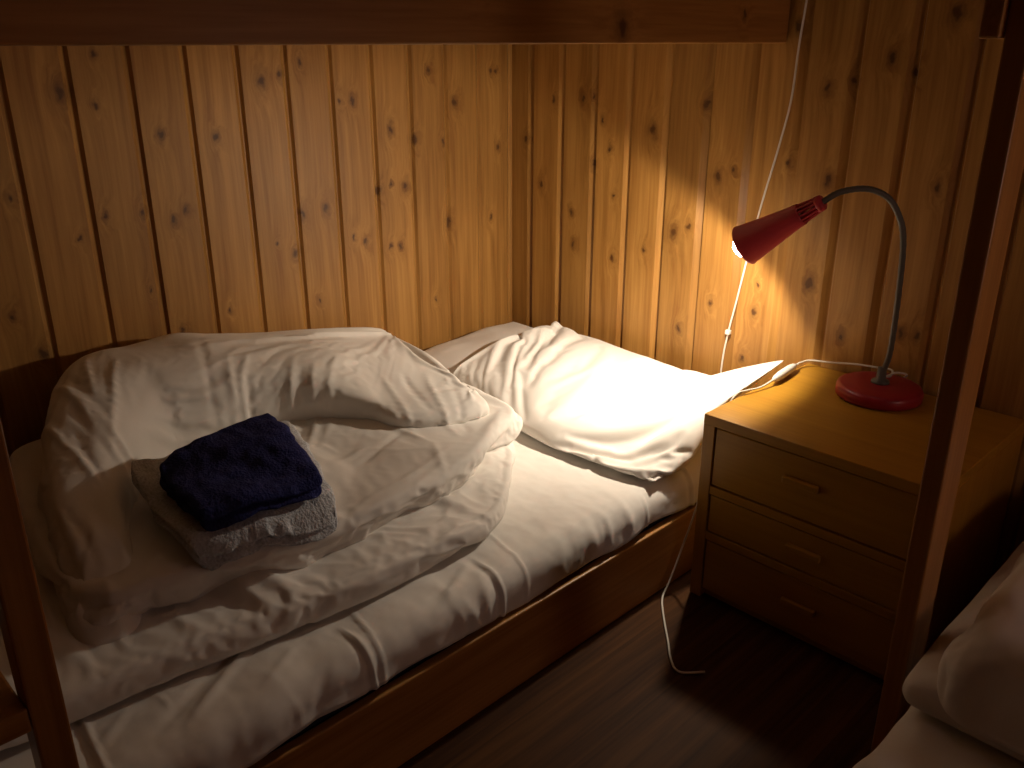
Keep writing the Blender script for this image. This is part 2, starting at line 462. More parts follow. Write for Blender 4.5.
# ------------------------------------------------------------------ lamp
LB = Vector((1.207, -0.10, NZ))
lamp = thing('desk_lamp', 'red gooseneck desk lamp, lit, standing on the bedside drawers', 'lamp', LB)
bm = bmesh.new()
add_lathe(bm, LB + Vector((0, 0, 0.001)), (0, 0, 1), [(0, 0), (0, 0.083), (0.003, 0.087), (0.018, 0.087), (0.024, 0.084), (0.028, 0.076), (0.030, 0.06), (0.031, 0.03), (0.031, 0.0)], 56)
from_bm('base', bm, M['red_dark'], lamp, True)
stem = catmull([(LB.x, LB.y, 0.462), (1.2085, -0.0985, 0.485), (1.214, -0.092, 0.529), (1.213, -0.093, 0.642), (1.207, -0.099, 0.765), (1.192, -0.114, 0.822), (1.172, -0.134, 0.853), (1.143, -0.163, 0.866), (1.109, -0.197, 0.859), (1.085, -0.221, 0.838)], 10)
bm = bmesh.new()
rr = [0.0058 + (0.0007 if i % 2 else 0.0) for i in range(len(stem))]
add_tube(bm, stem, rr, 12)
from_bm('gooseneck', bm, M['steel'], lamp, True)
bm = bmesh.new()
add_lathe(bm, LB + Vector((0, 0, 0.031)), (0, 0, 1), [(0, 0.0), (0, 0.019), (0.006, 0.018), (0.010, 0.010), (0.034, 0.009), (0.036, 0.0)], 24)
from_bm('stem_socket', bm, M['steel'], lamp, True)
neck = Vector((1.087, -0.219, 0.840))
tip = Vector((0.938, -0.24, 0.735))
ax = (tip - neck).normalized()
toC = (Vector(cam.location) - tip).normalized()
beam = (ax + Vector((0.02, 0, -0.35))).normalized()
# shade: finned neck + cone
SL = (tip - neck).length
bm = bmesh.new()
# collar
add_lathe(bm, neck, ax, [(-0.002, 0.0), (-0.002, 0.013), (0.0, 0.0155), (0.010, 0.017), (0.012, 0.015), (0.012, 0.0)], 32)
from_bm('shade_collar', bm, M['red'], lamp, True)
bm = bmesh.new()
ref = Vector((0, 0, 1)); Nn = (ref - ax * ref.dot(ax)).normalized(); Bb = ax.cross(Nn)
nf = 14
for k in range(nf):
    a = 2 * math.pi * k / nf
    rd = Nn * math.cos(a) + Bb * math.sin(a)
    tg = ax.cross(rd)
    pts = []
    for d, r in ((0.010, 0.0160), (0.048, 0.0212)):
        for rr_ in (r, r - 0.007):
            for s in (-0.0019, 0.0019):
                pts.append(bm.verts.new(neck + ax * d + rd * rr_ + tg * s))
    a0 = pts
    for f in ((0, 1, 3, 2), (4, 6, 7, 5), (0, 4, 5, 1), (2, 3, 7, 6), (0, 2, 6, 4), (1, 5, 7, 3)):
        bm.faces.new([a0[i] for i in f])
from_bm('shade_fins', bm, M['red'], lamp)
bm = bmesh.new()
add_lathe(bm, neck, ax, [(0.046, 0.0155), (0.046, 0.0215), (0.048, 0.0225), (0.060, 0.0235), (0.10, 0.0295), (SL - 0.004, 0.0425), (SL, 0.044), (SL + 0.001, 0.0425), (SL - 0.004, 0.0408), (0.10, 0.0277), (0.060, 0.0215), (0.050, 0.0195)], 48, close=True)
from_bm('shade', bm, M['red'], lamp, True)
bm = bmesh.new()
add_lathe(bm, neck, ax, [(0.051, 0.0), (0.051, 0.0190), (0.060, 0.0205), (0.10, 0.0267), (SL - 0.006, 0.0395)], 48)
from_bm('shade_lining', bm, M['lining'], lamp, True)
bm = bmesh.new()
add_lathe(bm, neck, ax, [(0.052, 0.0), (0.052, 0.015), (0.092, 0.015), (0.096, 0.012), (0.096, 0.0)], 24)
from_bm('bulb_socket', bm, M['white_pl'], lamp, True)
bm = bmesh.new()
BD = SL - 0.060
add_lathe(bm, neck, ax, [(BD - 0.004, 0.0), (BD - 0.004, 0.010), (BD + 0.018, 0.013), (BD + 0.036, 0.020), (BD + 0.050, 0.0255), (BD + 0.062, 0.0265), (BD + 0.073, 0.023), (BD + 0.081, 0.014), (BD + 0.084, 0.006), (BD + 0.0845, 0.0)], 32)
from_bm('light_bulb', bm, M['bulb'], lamp, True)
# reflector bulb: a wide cone with a bright core, both leaving the bulb's face
for nm, en, size, bl in (('lamp_beam', 12.5, 156, 0.24), ('lamp_beam_core', 14.0, 112, 1.0)):
    sp = bpy.data.lights.new(nm, 'SPOT')
    sp.energy = en; sp.color = (1.0, 0.85, 0.66); sp.spot_size = R(size); sp.spot_blend = bl; sp.shadow_soft_size = 0.014
    spo = bpy.data.objects.new(nm, sp); COL.objects.link(spo)
    spo.location = neck + ax * (SL + 0.029)
    spo.rotation_euler = beam.to_track_quat('-Z', 'Y').to_euler()
    spo.parent = lamp; spo.matrix_parent_inverse = Matrix.Translation(-LB)
# lamp cord with in-line switch
cordA = catmull([(1.222, -0.020, 0.452), (1.235, -0.036, 0.470), (1.2265, -0.075, 0.482), (1.210, -0.078, 0.470), (1.206, -0.045, 0.462), (1.196, -0.020, 0.466), (1.16, -0.018, 0.463), (1.11, -0.020, 0.458), (1.06, -0.025, 0.450), (1.015, -0.035, 0.446), (1.002, -0.060, 0.443)], 8)
swa = Vector((1.003, -0.080, 0.4425)); swb = Vector((1.016, -0.200, 0.4425))
cordB = catmull([tuple(swb), (1.012, -0.245, 0.4365), (1.003, -0.285, 0.4375), (0.995, -0.315, 0.434), (0.9925, -0.345, 0.40), (0.9915, -0.40, 0.28), (0.990, -0.425, 0.20), (0.972, -0.44, 0.10), (0.969, -0.475, 0.03), (0.975, -0.505, 0.006), (1.015, -0.555, 0.004), (1.068, -0.613, 0.004), (1.11, -0.66, 0.004), (1.142, -0.676, 0.004), (1.176, -0.642, 0.004)], 8)
bm = bmesh.new()
add_tube(bm, cordA + [swa], 0.0022, 8)
add_tube(bm, cordB, 0.0022, 8)
cord = from_bm('cord', bm, M['cable'], lamp, True)
bm = bmesh.new()
dv = (swb - swa).normalized()
add_lathe(bm, swa, dv, [(0, 0), (0.0, 0.004), (0.012, 0.0075), (0.030, 0.0095), (0.085, 0.0095), (0.108, 0.0075), (0.121, 0.004), (0.121, 0.0)], 16)
sw = from_bm('cord_switch', bm, M['white_pl'], None, True)
sw.parent = cord

# ------------------------------------------------------------------ cable hanging down the back wall
cab = thing('wall_cable', 'thin white cable hanging down the back wall behind the red lamp', 'cable', (0.88, -0.014, 0.3))
pts = catmull([(0.905, -0.010, 2.30), (0.915, -0.011, 1.9), (0.905, -0.010, 1.45), (0.893, -0.010, 1.215), (0.887, -0.010, 1.126), (0.883, -0.011, 1.014), (0.868, -0.010, 0.93), (0.856, -0.010, 0.872), (0.838, -0.010, 0.79), (0.823, -0.011, 0.707), (0.795, -0.010, 0.542), (0.780, -0.010, 0.456), (0.770, -0.010, 0.37), (0.768, -0.010, 0.22)], 8)
bm = bmesh.new()
add_tube(bm, pts, 0.0024, 8)
from_bm('wire', bm, M['cable'], cab, True)
bm = bmesh.new()
add_box(bm, (0.7745, -0.018, 0.450), (0.7865, -0.006, 0.462), 0.002)
from_bm('cable_clip', bm, M['white_pl'], cab)

# ------------------------------------------------------------------ dim ceiling lamp of the room (above the frame)
cl = thing('ceiling_lamp', 'round white glass ceiling lamp glowing dimly above the beds', 'lamp', (1.20, -0.55, RZ - 0.002))
bm = bmesh.new()
add_lathe(bm, (1.20, -0.55, RZ - 0.002), (0, 0, -1), [(0, 0), (0, 0.15), (0.02, 0.15), (0.02, 0.0)], 40)
from_bm('mount', bm, M['white_pl'], cl, True)
bm = bmesh.new()
add_lathe(bm, (1.20, -0.55, RZ - 0.0225), (0, 0, -1), [(0, 0), (0, 0.14), (0.03, 0.13), (0.06, 0.09), (0.075, 0.0)], 40)
from_bm('glass_shade', bm, M['lampglass'], cl, True)

fill_o = thing('fill_lamp', 'added fill lamp, a small round globe out of view above the right bed', 'lamp', (2.44, -0.45, 0.85))  # added fill light out of view, brightens bedding and faces turned right
bm = bmesh.new()
add_lathe(bm, (2.458, -0.45, 0.85), (-1, 0, 0), [(0, 0), (0, 0.06), (0.012, 0.06), (0.016, 0.05), (0.03, 0.022), (0.03, 0.0)], 32)
from_bm('fill_backplate', bm, M['white_pl'], fill_o, True)
bm = bmesh.new()
add_lathe(bm, (2.425, -0.45, 0.85), (-1, 0, 0), [(0, 0), (0.004, 0.03), (0.02, 0.06), (0.055, 0.08), (0.09, 0.06), (0.108, 0.03), (0.112, 0.0)], 32)
from_bm('fill_globe', bm, M['fill_glow'], fill_o, True)

w = bpy.data.worlds.new('world'); SC.world = w
w.use_nodes = True
w.node_tree.nodes['Background'].inputs[0].default_value = (0.02, 0.012, 0.008, 1)
w.node_tree.nodes['Background'].inputs[1].default_value = 0.2

# ------------------------------------------------------------------ bedding
MT = 0.252          # top of the mattress

def evaluated(o):
    dg = bpy.context.evaluated_depsgraph_get()
    dg.update()
    me = bpy.data.meshes.new_from_object(o.evaluated_get(dg), depsgraph=dg)
    return me

def bake_modifiers(o):
    me = evaluated(o)
    o.modifiers.clear()
    old = o.data
    mats = [m for m in old.materials]
    o.data = me
    bpy.data.meshes.remove(old)
    me.materials.clear()
    for m in mats: me.materials.append(m)
    return o

def remesh(o, size, smooth_it=0, smooth_f=0.5):
    m = o.modifiers.new('r', 'REMESH'); m.mode = 'VOXEL'; m.voxel_size = size; m.adaptivity = 0
    if smooth_it:
        s = o.modifiers.new('s', 'SMOOTH'); s.iterations = smooth_it; s.factor = smooth_f
    return bake_modifiers(o)

def finish(o, levels=1):
    if levels:
        s = o.modifiers.new('sub', 'SUBSURF'); s.levels = levels; s.render_levels = levels
        bake_modifiers(o)
    o.data.polygons.foreach_set('use_smooth', [True] * len(o.data.polygons))
    return o

def join_np(parts):
    """parts: list of (verts, faces) -> one (verts, faces)"""
    V = []; F = []; n = 0
    for v, f in parts:
        V += [tuple(p) for p in v]; F += [tuple(i + n for i in q) for q in f]; n += len(v)
    return V, F

def slab(outline, z0, z1, r, n=6):
    """rounded flat body with the given plan outline (list of (x, y), any direction)"""
    P = [Vector((p[0], p[1], 0)) for p in outline]
    P = catmull(P, n, True)
    N = len(P)
    area = sum(P[i].x * P[(i + 1) % N].y - P[(i + 1) % N].x * P[i].y for i in range(N))
    if area < 0: P.reverse()
    nor = []
    for i in range(N):
        t = (P[(i + 1) % N] - P[i - 1]).normalized()
        nor.append(Vector((-t.y, t.x, 0)))   # inward
    zc = (z0 + z1) / 2; h = (z1 - z0) / 2
    V = []; F = []
    K = 7
    for k in range(K):
        th = -math.pi / 2 + math.pi * k / (K - 1)
        ins = r * (1 - math.cos(th)); z = zc + h * math.sin(th)
        for i in range(N):
            q = P[i] + nor[i] * ins
            V.append((q.x, q.y, z))
    for k in range(K - 1):
        for i in range(N):
            j = (i + 1) % N
            F.append((k * N + i, k * N + j, (k + 1) * N + j, (k + 1) * N + i))
    F.append(tuple(range(N))[::-1]); F.append(tuple((K - 1) * N + i for i in range(N)))
    return V, F

def sweep(stations, seg=24, n=4):
    """body swept along stations (x, y, half width, z low, z high, superellipse power); horizontal path"""
    S = catmull([(s[0], s[1], 0) for s in stations], n)
    A = catmull([(s[2], s[3], s[4]) for s in stations], n)
    V = []; F = []
    m = len(S)
    for i in range(m):
        t = (S[min(i + 1, m - 1)] - S[max(i - 1, 0)]).normalized()
        nr = Vector((t.y, -t.x, 0))
        hw, zl, zh = A[i]
        for k in range(seg):
            a = 2 * math.pi * k / seg
            c, s = math.cos(a), math.sin(a)
            cx = math.copysign(abs(c) ** 0.72, c); sz = math.copysign(abs(s) ** 0.72, s)
            q = S[i] + nr * hw * cx
            V.append((q.x, q.y, (zl + zh) / 2 + (zh - zl) / 2 * sz))
    for i in range(m - 1):
        for k in range(seg):
            k2 = (k + 1) % seg
            F.append((i * seg + k, i * seg + k2, (i + 1) * seg + k2, (i + 1) * seg + k))
    F.append(tuple(range(seg))[::-1]); F.append(tuple((m - 1) * seg + k for k in range(seg)))
    return V, F

def collider(name, V, F, thick=0.004, fric=20):
    me = bpy.data.meshes.new(name); me.from_pydata([tuple(v) for v in V], [], [tuple(f) for f in F]); me.update()
    o = bpy.data.objects.new(name, me); COL.objects.link(o)
    c = o.modifiers.new('c', 'COLLISION')
    o.collision.thickness_outer = thick; o.collision.thickness_inner = 0.02
    o.collision.cloth_friction = fric; o.collision.damping = 0.6
    return o

def boxVF(lo, hi):
    (a, b, c), (d, e, f) = lo, hi
    V = [(a, b, c), (d, b, c), (d, e, c), (a, e, c), (a, b, f), (d, b, f), (d, e, f), (a, e, f)]
    F = [(0, 3, 2, 1), (4, 5, 6, 7), (0, 1, 5, 4), (1, 2, 6, 5), (2, 3, 7, 6), (3, 0, 4, 7)]
    return V, F

def simulate(o, frames, colliders=(), pressure=0.0, shrink=0.0, quality=6, mass=0.25, bend=0.4, tension=15, damp=6, grav=1.0, selfcol=False, pin=None, air=2.0, dist=0.004):
    SC.gravity = (0, 0, -9.81)
    m = o.modifiers.new('cloth', 'CLOTH')
    s = m.settings
    s.quality = quality; s.mass = mass
    s.tension_stiffness = tension; s.compression_stiffness = tension; s.shear_stiffness = tension * 0.4
    s.bending_stiffness = bend; s.air_damping = air
    s.tension_damping = damp; s.compression_damping = damp; s.shear_damping = damp; s.bending_damping = 0.5
    s.shrink_min = shrink
    s.effector_weights.gravity = grav
    if pressure:
        s.use_pressure = True; s.uniform_pressure_force = pressure
    if pin: s.vertex_group_mass = pin
    cs = m.collision_settings
    cs.use_collision = bool(colliders); cs.distance_min = dist; cs.collision_quality = 3
    cs.use_self_collision = selfcol; cs.self_distance_min = 0.003
    m.point_cache.frame_start = 1; m.point_cache.frame_end = frames
    SC.frame_start = 1; SC.frame_end = frames
    for f in range(1, frames + 1):
        SC.frame_set(f)
    bake_modifiers(o)
    for c in colliders:
        me = c.data; bpy.data.objects.remove(c); bpy.data.meshes.remove(me)
    SC.frame_set(1)
    return o

def fbm(x, y, z, s, oct=3):
    return noise.fractal(Vector((x * s, y * s, z * s)), 1.0, 2.0, oct)

def add_ridges(o, ridges, normal_only=True):
    """ridges: (x0, y0, x1, y1, width, height, curve) creases pressed into or standing out of the cloth, in plan"""
    me = o.data
    n = len(me.vertices)
    co = np.empty(n * 3); me.vertices.foreach_get('co', co); co = co.reshape(-1, 3)
    no = np.empty(n * 3); me.vertices.foreach_get('normal', no); no = no.reshape(-1, 3)
    H = np.zeros(n)
    for (x0, y0, x1, y1, w, h, cv) in ridges:
        dx, dy = x1 - x0, y1 - y0
        L = math.hypot(dx, dy)
        t = ((co[:, 0] - x0) * dx + (co[:, 1] - y0) * dy) / (L * L)
        d = ((co[:, 0] - x0) * dy - (co[:, 1] - y0) * dx) / L - cv * np.sin(np.clip(t, 0, 1) * math.pi)
        end = np.clip(np.minimum(t, 1 - t) * 4, 0, 1)
        H += h * end * np.exp(-(d / w) ** 2) * (no[:, 2] > -0.2)
    co += no * H[:, None]
    me.vertices.foreach_set('co', co.ravel()); me.update()

# ---- mattress and fitted sheet on the left bed
box('mattress', (0.026, -2.008, 0.097), (0.926, -0.012, MT - 0.012), M['mattress'], None, 0.02, 3)
mat_o = bpy.data.objects['mattress']
tag(mat_o, 'navy blue mattress showing as a dark strip under the white sheet', 'mattress')

def ridge_len(px, py, a, b):
    ax_, ay_ = a; bx, by = b
    dx, dy = bx - ax_, by - ay_
    L = math.hypot(dx, dy)
    t = ((px - ax_) * dx + (py - ay_) * dy) / (L * L)
    d = abs((px - ax_) * dy - (py - ay_) * dx) / L
    return t, d

SHEET_RIDGES = [(0.779, -1.333, 0.902, -1.529, 0.012, 0.009, 0), (0.784, -1.378, 0.889, -1.571, 0.014, -0.007, 0), (0.845, -1.306, 0.906, -1.408, 0.01, 0.005, 0), (0.763, -1.522, 0.849, -1.518, 0.004, 0.004, 0), (0.809, -1.196, 0.997, -1.226, 0.0045, 0.0055, 0.004), (0.79, -0.864, 0.978, -0.897, 0.0045, 0.0055, 0.004), (0.864, -0.962, 0.92, -1.081, 0.012, 0.006, 0), (0.881, -1.013, 0.922, -1.126, 0.008, -0.005, 0), (0.919, -1.3, 0.972, -1.385, 0.01, -0.005, 0), (0.802, -1.557, 0.854, -1.626, 0.012, 0.006, 0), (0.884, -0.621, 0.92, -0.781, 0.012, 0.003, 0), (0.915, -0.528, 0.964, -0.54, 0.005, 0.004, 0)]

def make_sheet():
    # cross-section parameter s: 0 at the wall, runs over the top, round the edge, down the side
    NS, NY_ = 150, 420
    xe = 0.944
    V = []
    rnd = random.Random(3)
    tucks = [(rnd.uniform(-1.95, -0.05), rnd.uniform(0.006, 0.02), rnd.uniform(0.15, 0.6), rnd.uniform(-0.6, 0.6)) for _ in range(12)]
    tucks += [(-0.60, 0.012, 1.6, 0.3), (-0.655, 0.010, 1.5, -0.2), (-0.70, 0.014, 1.3, 0.2), (-0.80, 0.02, 1.1, 0.3), (-0.99, 0.012, 1.4, 0.1), (-1.03, 0.014, 1.5, -0.3), (-1.06, 0.010, 1.3, 0.2), (-1.42, 0.03, 1.4, 0.8), (-1.52, 0.03, 1.5, 0.9)]
    press = [(-1.250, 0.90), (-0.945, 0.90), (-0.372, 0.86), (-1.62, 0.8)]
    for j in range(NY_ + 1):
        y = -0.012 - (1.995) * j / NY_
        low = 0.178 + 0.004 * math.sin(y * 9.0) + 0.003 * math.sin(y * 23 + 1) + 0.010 * max(0, min(1, (-y - 1.0) * 2))
        edge_r = 0.045
        for i in range(NS + 1):
            s = i / NS
            Ltop = xe - edge_r - 0.024; Larc = edge_r * math.pi / 2; Lside = MT - edge_r - low
            L = s * (Ltop + Larc + Lside)
            if L < Ltop:
                x = 0.024 + L; z = MT; nx, nz = 0, 1; q = 0
            elif L < Ltop + Larc:
                a = (L - Ltop) / edge_r
                x = xe - edge_r + edge_r * math.sin(a); z = MT - edge_r + edge_r * math.cos(a); nx, nz = math.sin(a), math.cos(a); q = a / (math.pi / 2)
            else:
                d = L - Ltop - Larc
                x = xe; z = MT - edge_r - d; nx, nz = 1, 0; q = 1.0 + d / max(Lside, 1e-3)
            h = 0.004 * fbm(x, y, z, 5.0) + 0.0015 * fbm(x, y, z, 22.0)
            e = max(0.0, (x - 0.70) / 0.22)
            # gathers at the edge
            for (ty, tw, ta, sl) in tucks:
                yy = y - ty - (xe - x) * sl - 0.006 * math.sin(z * 60 + ty * 40)
                if abs(yy) < tw * 3:
                    fall = math.exp(-((q - 0.9) / 0.8) ** 2) if q > 0 else math.exp(-((xe - edge_r - x) / 0.06) ** 2) * 0.28
                    h += 0.0026 * ta * fall * math.exp(-(yy / tw) ** 2)
            # pressed fold lines from the laundry, across the bed
            for (py, x0) in press:
                yy = y - py - 0.01 * math.sin(x * 14 + py * 9)
                if abs(yy) < 0.03 and x > x0 - 0.05:
                    k = min(1, max(0, (x - x0 + 0.05) / 0.05))
                    h += k * (0.0045 * math.exp(-(yy / 0.0042) ** 2) - 0.002 * math.exp(-((yy + 0.010) / 0.006) ** 2))
            # long diagonal pulls across the flat
            h += 0.0011 * e * math.sin((y * 0.8 + x * 1.1) * 38 + 2 * fbm(x, y, 0, 3.0)) * (1 if q < 1 else 0.4)
            if q >= 1: h += 0.0035 * (q - 1) * (1 + math.sin(y * 17 + 2 * math.sin(y * 11)))
            V.append((x + nx * h, y, z + nz * h))
    W = NS + 1
    F = [(j * W + i, j * W + i + 1, (j + 1) * W + i + 1, (j + 1) * W + i) for j in range(NY_) for i in range(NS)]
    o = from_np('bed_sheet', V, F, M['sheet'])
    add_ridges(o, [(a, b, c, d, w * 0.65, h * 0.55, k) for a, b, c, d, w, h, k in SHEET_RIDGES])
    m = o.modifiers.new('t', 'SOLIDIFY'); m.thickness = 0.002; m.offset = -1
    bake_modifiers(o)
    o.data.polygons.foreach_set('use_smooth', [True] * len(o.data.polygons))
    return tag(o, 'white fitted sheet stretched over the mattress of the left bed', 'bed sheet')
make_sheet()

# ---- pillows
def pillow_mesh(name, corners, T, nu, nv, mat, plump=0.35):
    """two-sided pillow over a bilinear quad (corners: 00, 10, 11, 01), slightly plumped"""
    C00, C10, C11, C01 = [Vector(c) for c in corners]
    V = []; idx = {}
    def P(u, v): return C00 * (1 - u) * (1 - v) + C10 * u * (1 - v) + C11 * u * v + C01 * (1 - u) * v
    nrm = (C10 - C00).cross(C01 - C00).normalized()
    for side in (0, 1):
        for j in range(nv + 1):
            for i in range(nu + 1):
                rim = i in (0, nu) or j in (0, nv)
                if side == 1 and rim:
                    idx[(1, i, j)] = idx[(0, i, j)]; continue
                u, v = i / nu, j / nv
                k = (math.sin(math.pi * u) * math.sin(math.pi * v)) ** 0.5
                idx[(side, i, j)] = len(V)
                V.append(tuple(P(u, v) + nrm * (T * k * (1 if side == 0 else -1))))
    F = []
    for side in (0, 1):
        for j in range(nv):
            for i in range(nu):
                q = (idx[(side, i, j)], idx[(side, i + 1, j)], idx[(side, i + 1, j + 1)], idx[(side, i, j + 1)])
                F.append(q if side == 0 else q[::-1])
    return V, F

def under_pillow():
    cs = [(0.035, -0.46, 0.315), (0.72, -0.47, 0.285), (0.73, -0.035, 0.30), (0.035, -0.03, 0.325)]
    V, F = pillow_mesh('p', cs, 0.05, 40, 28, None)
    V2 = []
    for v in V:
        h = 0.006 * fbm(*v, 9)
        V2.append((v[0], v[1], max(v[2] + h, MT + 0.006)))
    o = from_np('pillow', V2, F, M['linen'])
    finish(o, 1)
    return tag(o, 'flat white pillow lying under the plump one, its corner against the left wall', 'pillow', 'pillows on the left bed')
up = under_pillow()

def top_pillow():
    # slack case: the quad is larger than the final pillow, it pulls in as it fills
    cs = [(0.185, -0.500, 0.350), (0.905, -0.555, 0.318), (0.980, -0.080, 0.452), (0.20, -0.040, 0.490)]
    V, F = pillow_mesh('p', cs, 0.05, 84, 60, None)
    V2 = []
    for v in V:
        u = max(0.0, min(1.0, (v[0] - 0.2) / 0.76)); t = max(0.0, min(1.0, (-0.09 - v[1]) / 0.42))
        bow = math.sin(math.pi * t) * u ** 4
        V2.append((v[0] + 0.012 * bow, v[1], v[2] + 0.012 * bow + 0.003 * fbm(*v, 12)))
    V = V2
    o = from_np('pillow', V, F, M['linen'])
    g = o.vertex_groups.new(name='pin')
    nu, nv = 84, 60
    for vi in range((nu + 1) * (nv + 1)):            # the upper side; its last column is the right rim
        if vi % (nu + 1) == nu and vi // (nu + 1) > 34: g.add([vi], 0.96, 'REPLACE')
    cols = [collider('c1', *boxVF((-0.2, -2.2, 0.0), (0.935, 0.2, MT + 0.004)))]
    cols.append(collider('c2', *boxVF((-0.2, -0.012, -0.2), (2, 0.3, 2))))
    me = evaluated(up)
    cols.append(collider('c3', [tuple(v.co) for v in me.vertices], [tuple(p.vertices) for p in me.polygons]))
    cols.append(collider('c4', *boxVF((NX0 - 0.002, NY - 0.004, 0.0), (NX1, 0, NZ + 0.002))))
    simulate(o, 34, cols, pressure=13.0, mass=0.18, bend=0.5, tension=18, shrink=0.0, grav=0.6, selfcol=False, air=3, pin='pin')
    add_ridges(o, [(0.335, -0.05, 0.225, -0.40, 0.005, 0.006, 0.01), (0.345, -0.05, 0.235, -0.40, 0.004, -0.002, 0.01)])
    finish(o, 1)
    return tag(o, 'plump white pillow on top, brightly lit by the lamp', 'pillow', 'pillows on the left bed')
tp = top_pillow()

# ---- duvet folded in three with a thick roll along the wall
def deform(o, fn):
    for v in o.data.vertices:
        v.co = fn(v.co)
    o.data.update()

def make_duvet():
    B = MT + 0.004
    s1 = slab([(0.03, -0.585), (0.30, -0.57), (0.50, -0.575), (0.605, -0.605), (0.70, -0.70), (0.795, -0.815), (0.832, -0.885), (0.842, -0.96), (0.842, -1.06), (0.842, -1.2), (0.825, -1.34), (0.805, -1.50), (0.795, -1.65), (0.79, -1.80), (0.785, -1.93), (0.70, -1.975), (0.4, -1.98), (0.06, -1.97), (0.03, -1.9), (0.025, -1.2)], B, B + 0.052, 0.024, 5)
    s2 = slab([(0.04, -0.575), (0.30, -0.555), (0.53, -0.565), (0.612, -0.590), (0.640, -0.630), (0.662, -0.685), (0.715, -0.79), (0.742, -0.90), (0.757, -1.03), (0.762, -1.16), (0.757, -1.25), (0.735, -1.36), (0.712, -1.46), (0.690, -1.53), (0.60, -1.56), (0.4, -1.55), (0.15, -1.50), (0.04, -1.40), (0.035, -0.9)], B + 0.085, B + 0.122, 0.016, 5)
    roll = sweep([(0.34, -0.585, 0.14, 0.345, 0.385), (0.335, -0.60, 0.245, 0.34, 0.412), (0.322, -0.66, 0.282, 0.34, 0.430), (0.262, -0.74, 0.245, 0.345, 0.452), (0.210, -0.85, 0.203, 0.35, 0.490), (0.172, -0.97, 0.168, 0.352, 0.515), (0.154, -1.09, 0.150, 0.355, 0.538), (0.150, -1.19, 0.145, 0.355, 0.550), (0.152, -1.25, 0.138, 0.35, 0.554), (0.190, -1.305, 0.118, 0.325, 0.545), (0.255, -1.365, 0.090, 0.315, 0.515), (0.345, -1.425, 0.072, 0.315, 0.480), (0.45, -1.464, 0.064, 0.31, 0.446), (0.56, -1.492, 0.058, 0.305, 0.412), (0.63, -1.505, 0.048, 0.30, 0.380), (0.67, -1.510, 0.030, 0.305, 0.350)], 28, 4)
    def puff(amp, sc, seed, sag=0.0):
        def df(c):
            k = max(0, min(1, (c.z - B + (0.06 if sag else 0)) / 0.06))
            h = amp * fbm(c.x, c.y, seed, sc, 2) * k
            g = -sag * math.exp(-((c.x - 0.55) / 0.16) ** 2 - ((c.y + 1.20) / 0.16) ** 2) * k
            return Vector((max(0.008, c.x), c.y, c.z + h + g))
        return df
    floor_c = lambda: [collider('c2', *boxVF((-0.2, -2.2, 0.0), (1.3, 0.2, MT + 0.002)), 0.002), collider('c3', *boxVF((-0.3, -2.2, -0.2), (0.004, 0.3, 2)), 0.002)]
    objs = []
    for nm, (V, F), vox, sm, pf, shr, bend, frames in (
            ('a', s1, 0.0085, 1, puff(0.010, 4.5, 0.3), -0.03, 0.03, 16),
            ('b', s2, 0.0080, 1, puff(0.014, 4.5, 1.3, 0.026), -0.06, 0.03, 18),
            ('c', roll, 0.0085, 6, puff(0.012, 6.0, 2.3), -0.068, 0.03, 20)):
        o = from_np('duvet_' + nm, V, F, M['linen'])
        remesh(o, vox, sm, 0.5)
        deform(o, pf)
        if DUVET_SIM:
            me = evaluated(o)
            inner = [tuple(v.co - v.normal * 0.008) for v in me.vertices]
            cols = [collider('c1', inner, [tuple(p.vertices) for p in me.polygons], 0.002, 40)] + floor_c()
            simulate(o, frames, cols, mass=0.2, bend=bend, tension=25, shrink=shr, grav=0.15, air=3, quality=6, dist=0.002)
        objs.append(o)
    parts = []
    for o in objs:
        parts.append(([tuple(v.co) for v in o.data.vertices], [tuple(p.vertices) for p in o.data.polygons]))
        me = o.data; bpy.data.objects.remove(o); bpy.data.meshes.remove(me)
    V, F = join_np(parts)
    o = from_np('duvet', V, F, M['linen'])
    add_ridges(o, [(a, b, c, d, max(w * 0.5, 0.0045), h * (0.66 if a < 0.72 else 0.42), k) for a, b, c, d, w, h, k in DUVET_RIDGES])
    finish(o, 1)
    return tag(o, 'crumpled white duvet folded in layers with a thick roll against the left wall', 'duvet')
DUVET_SIM = 18
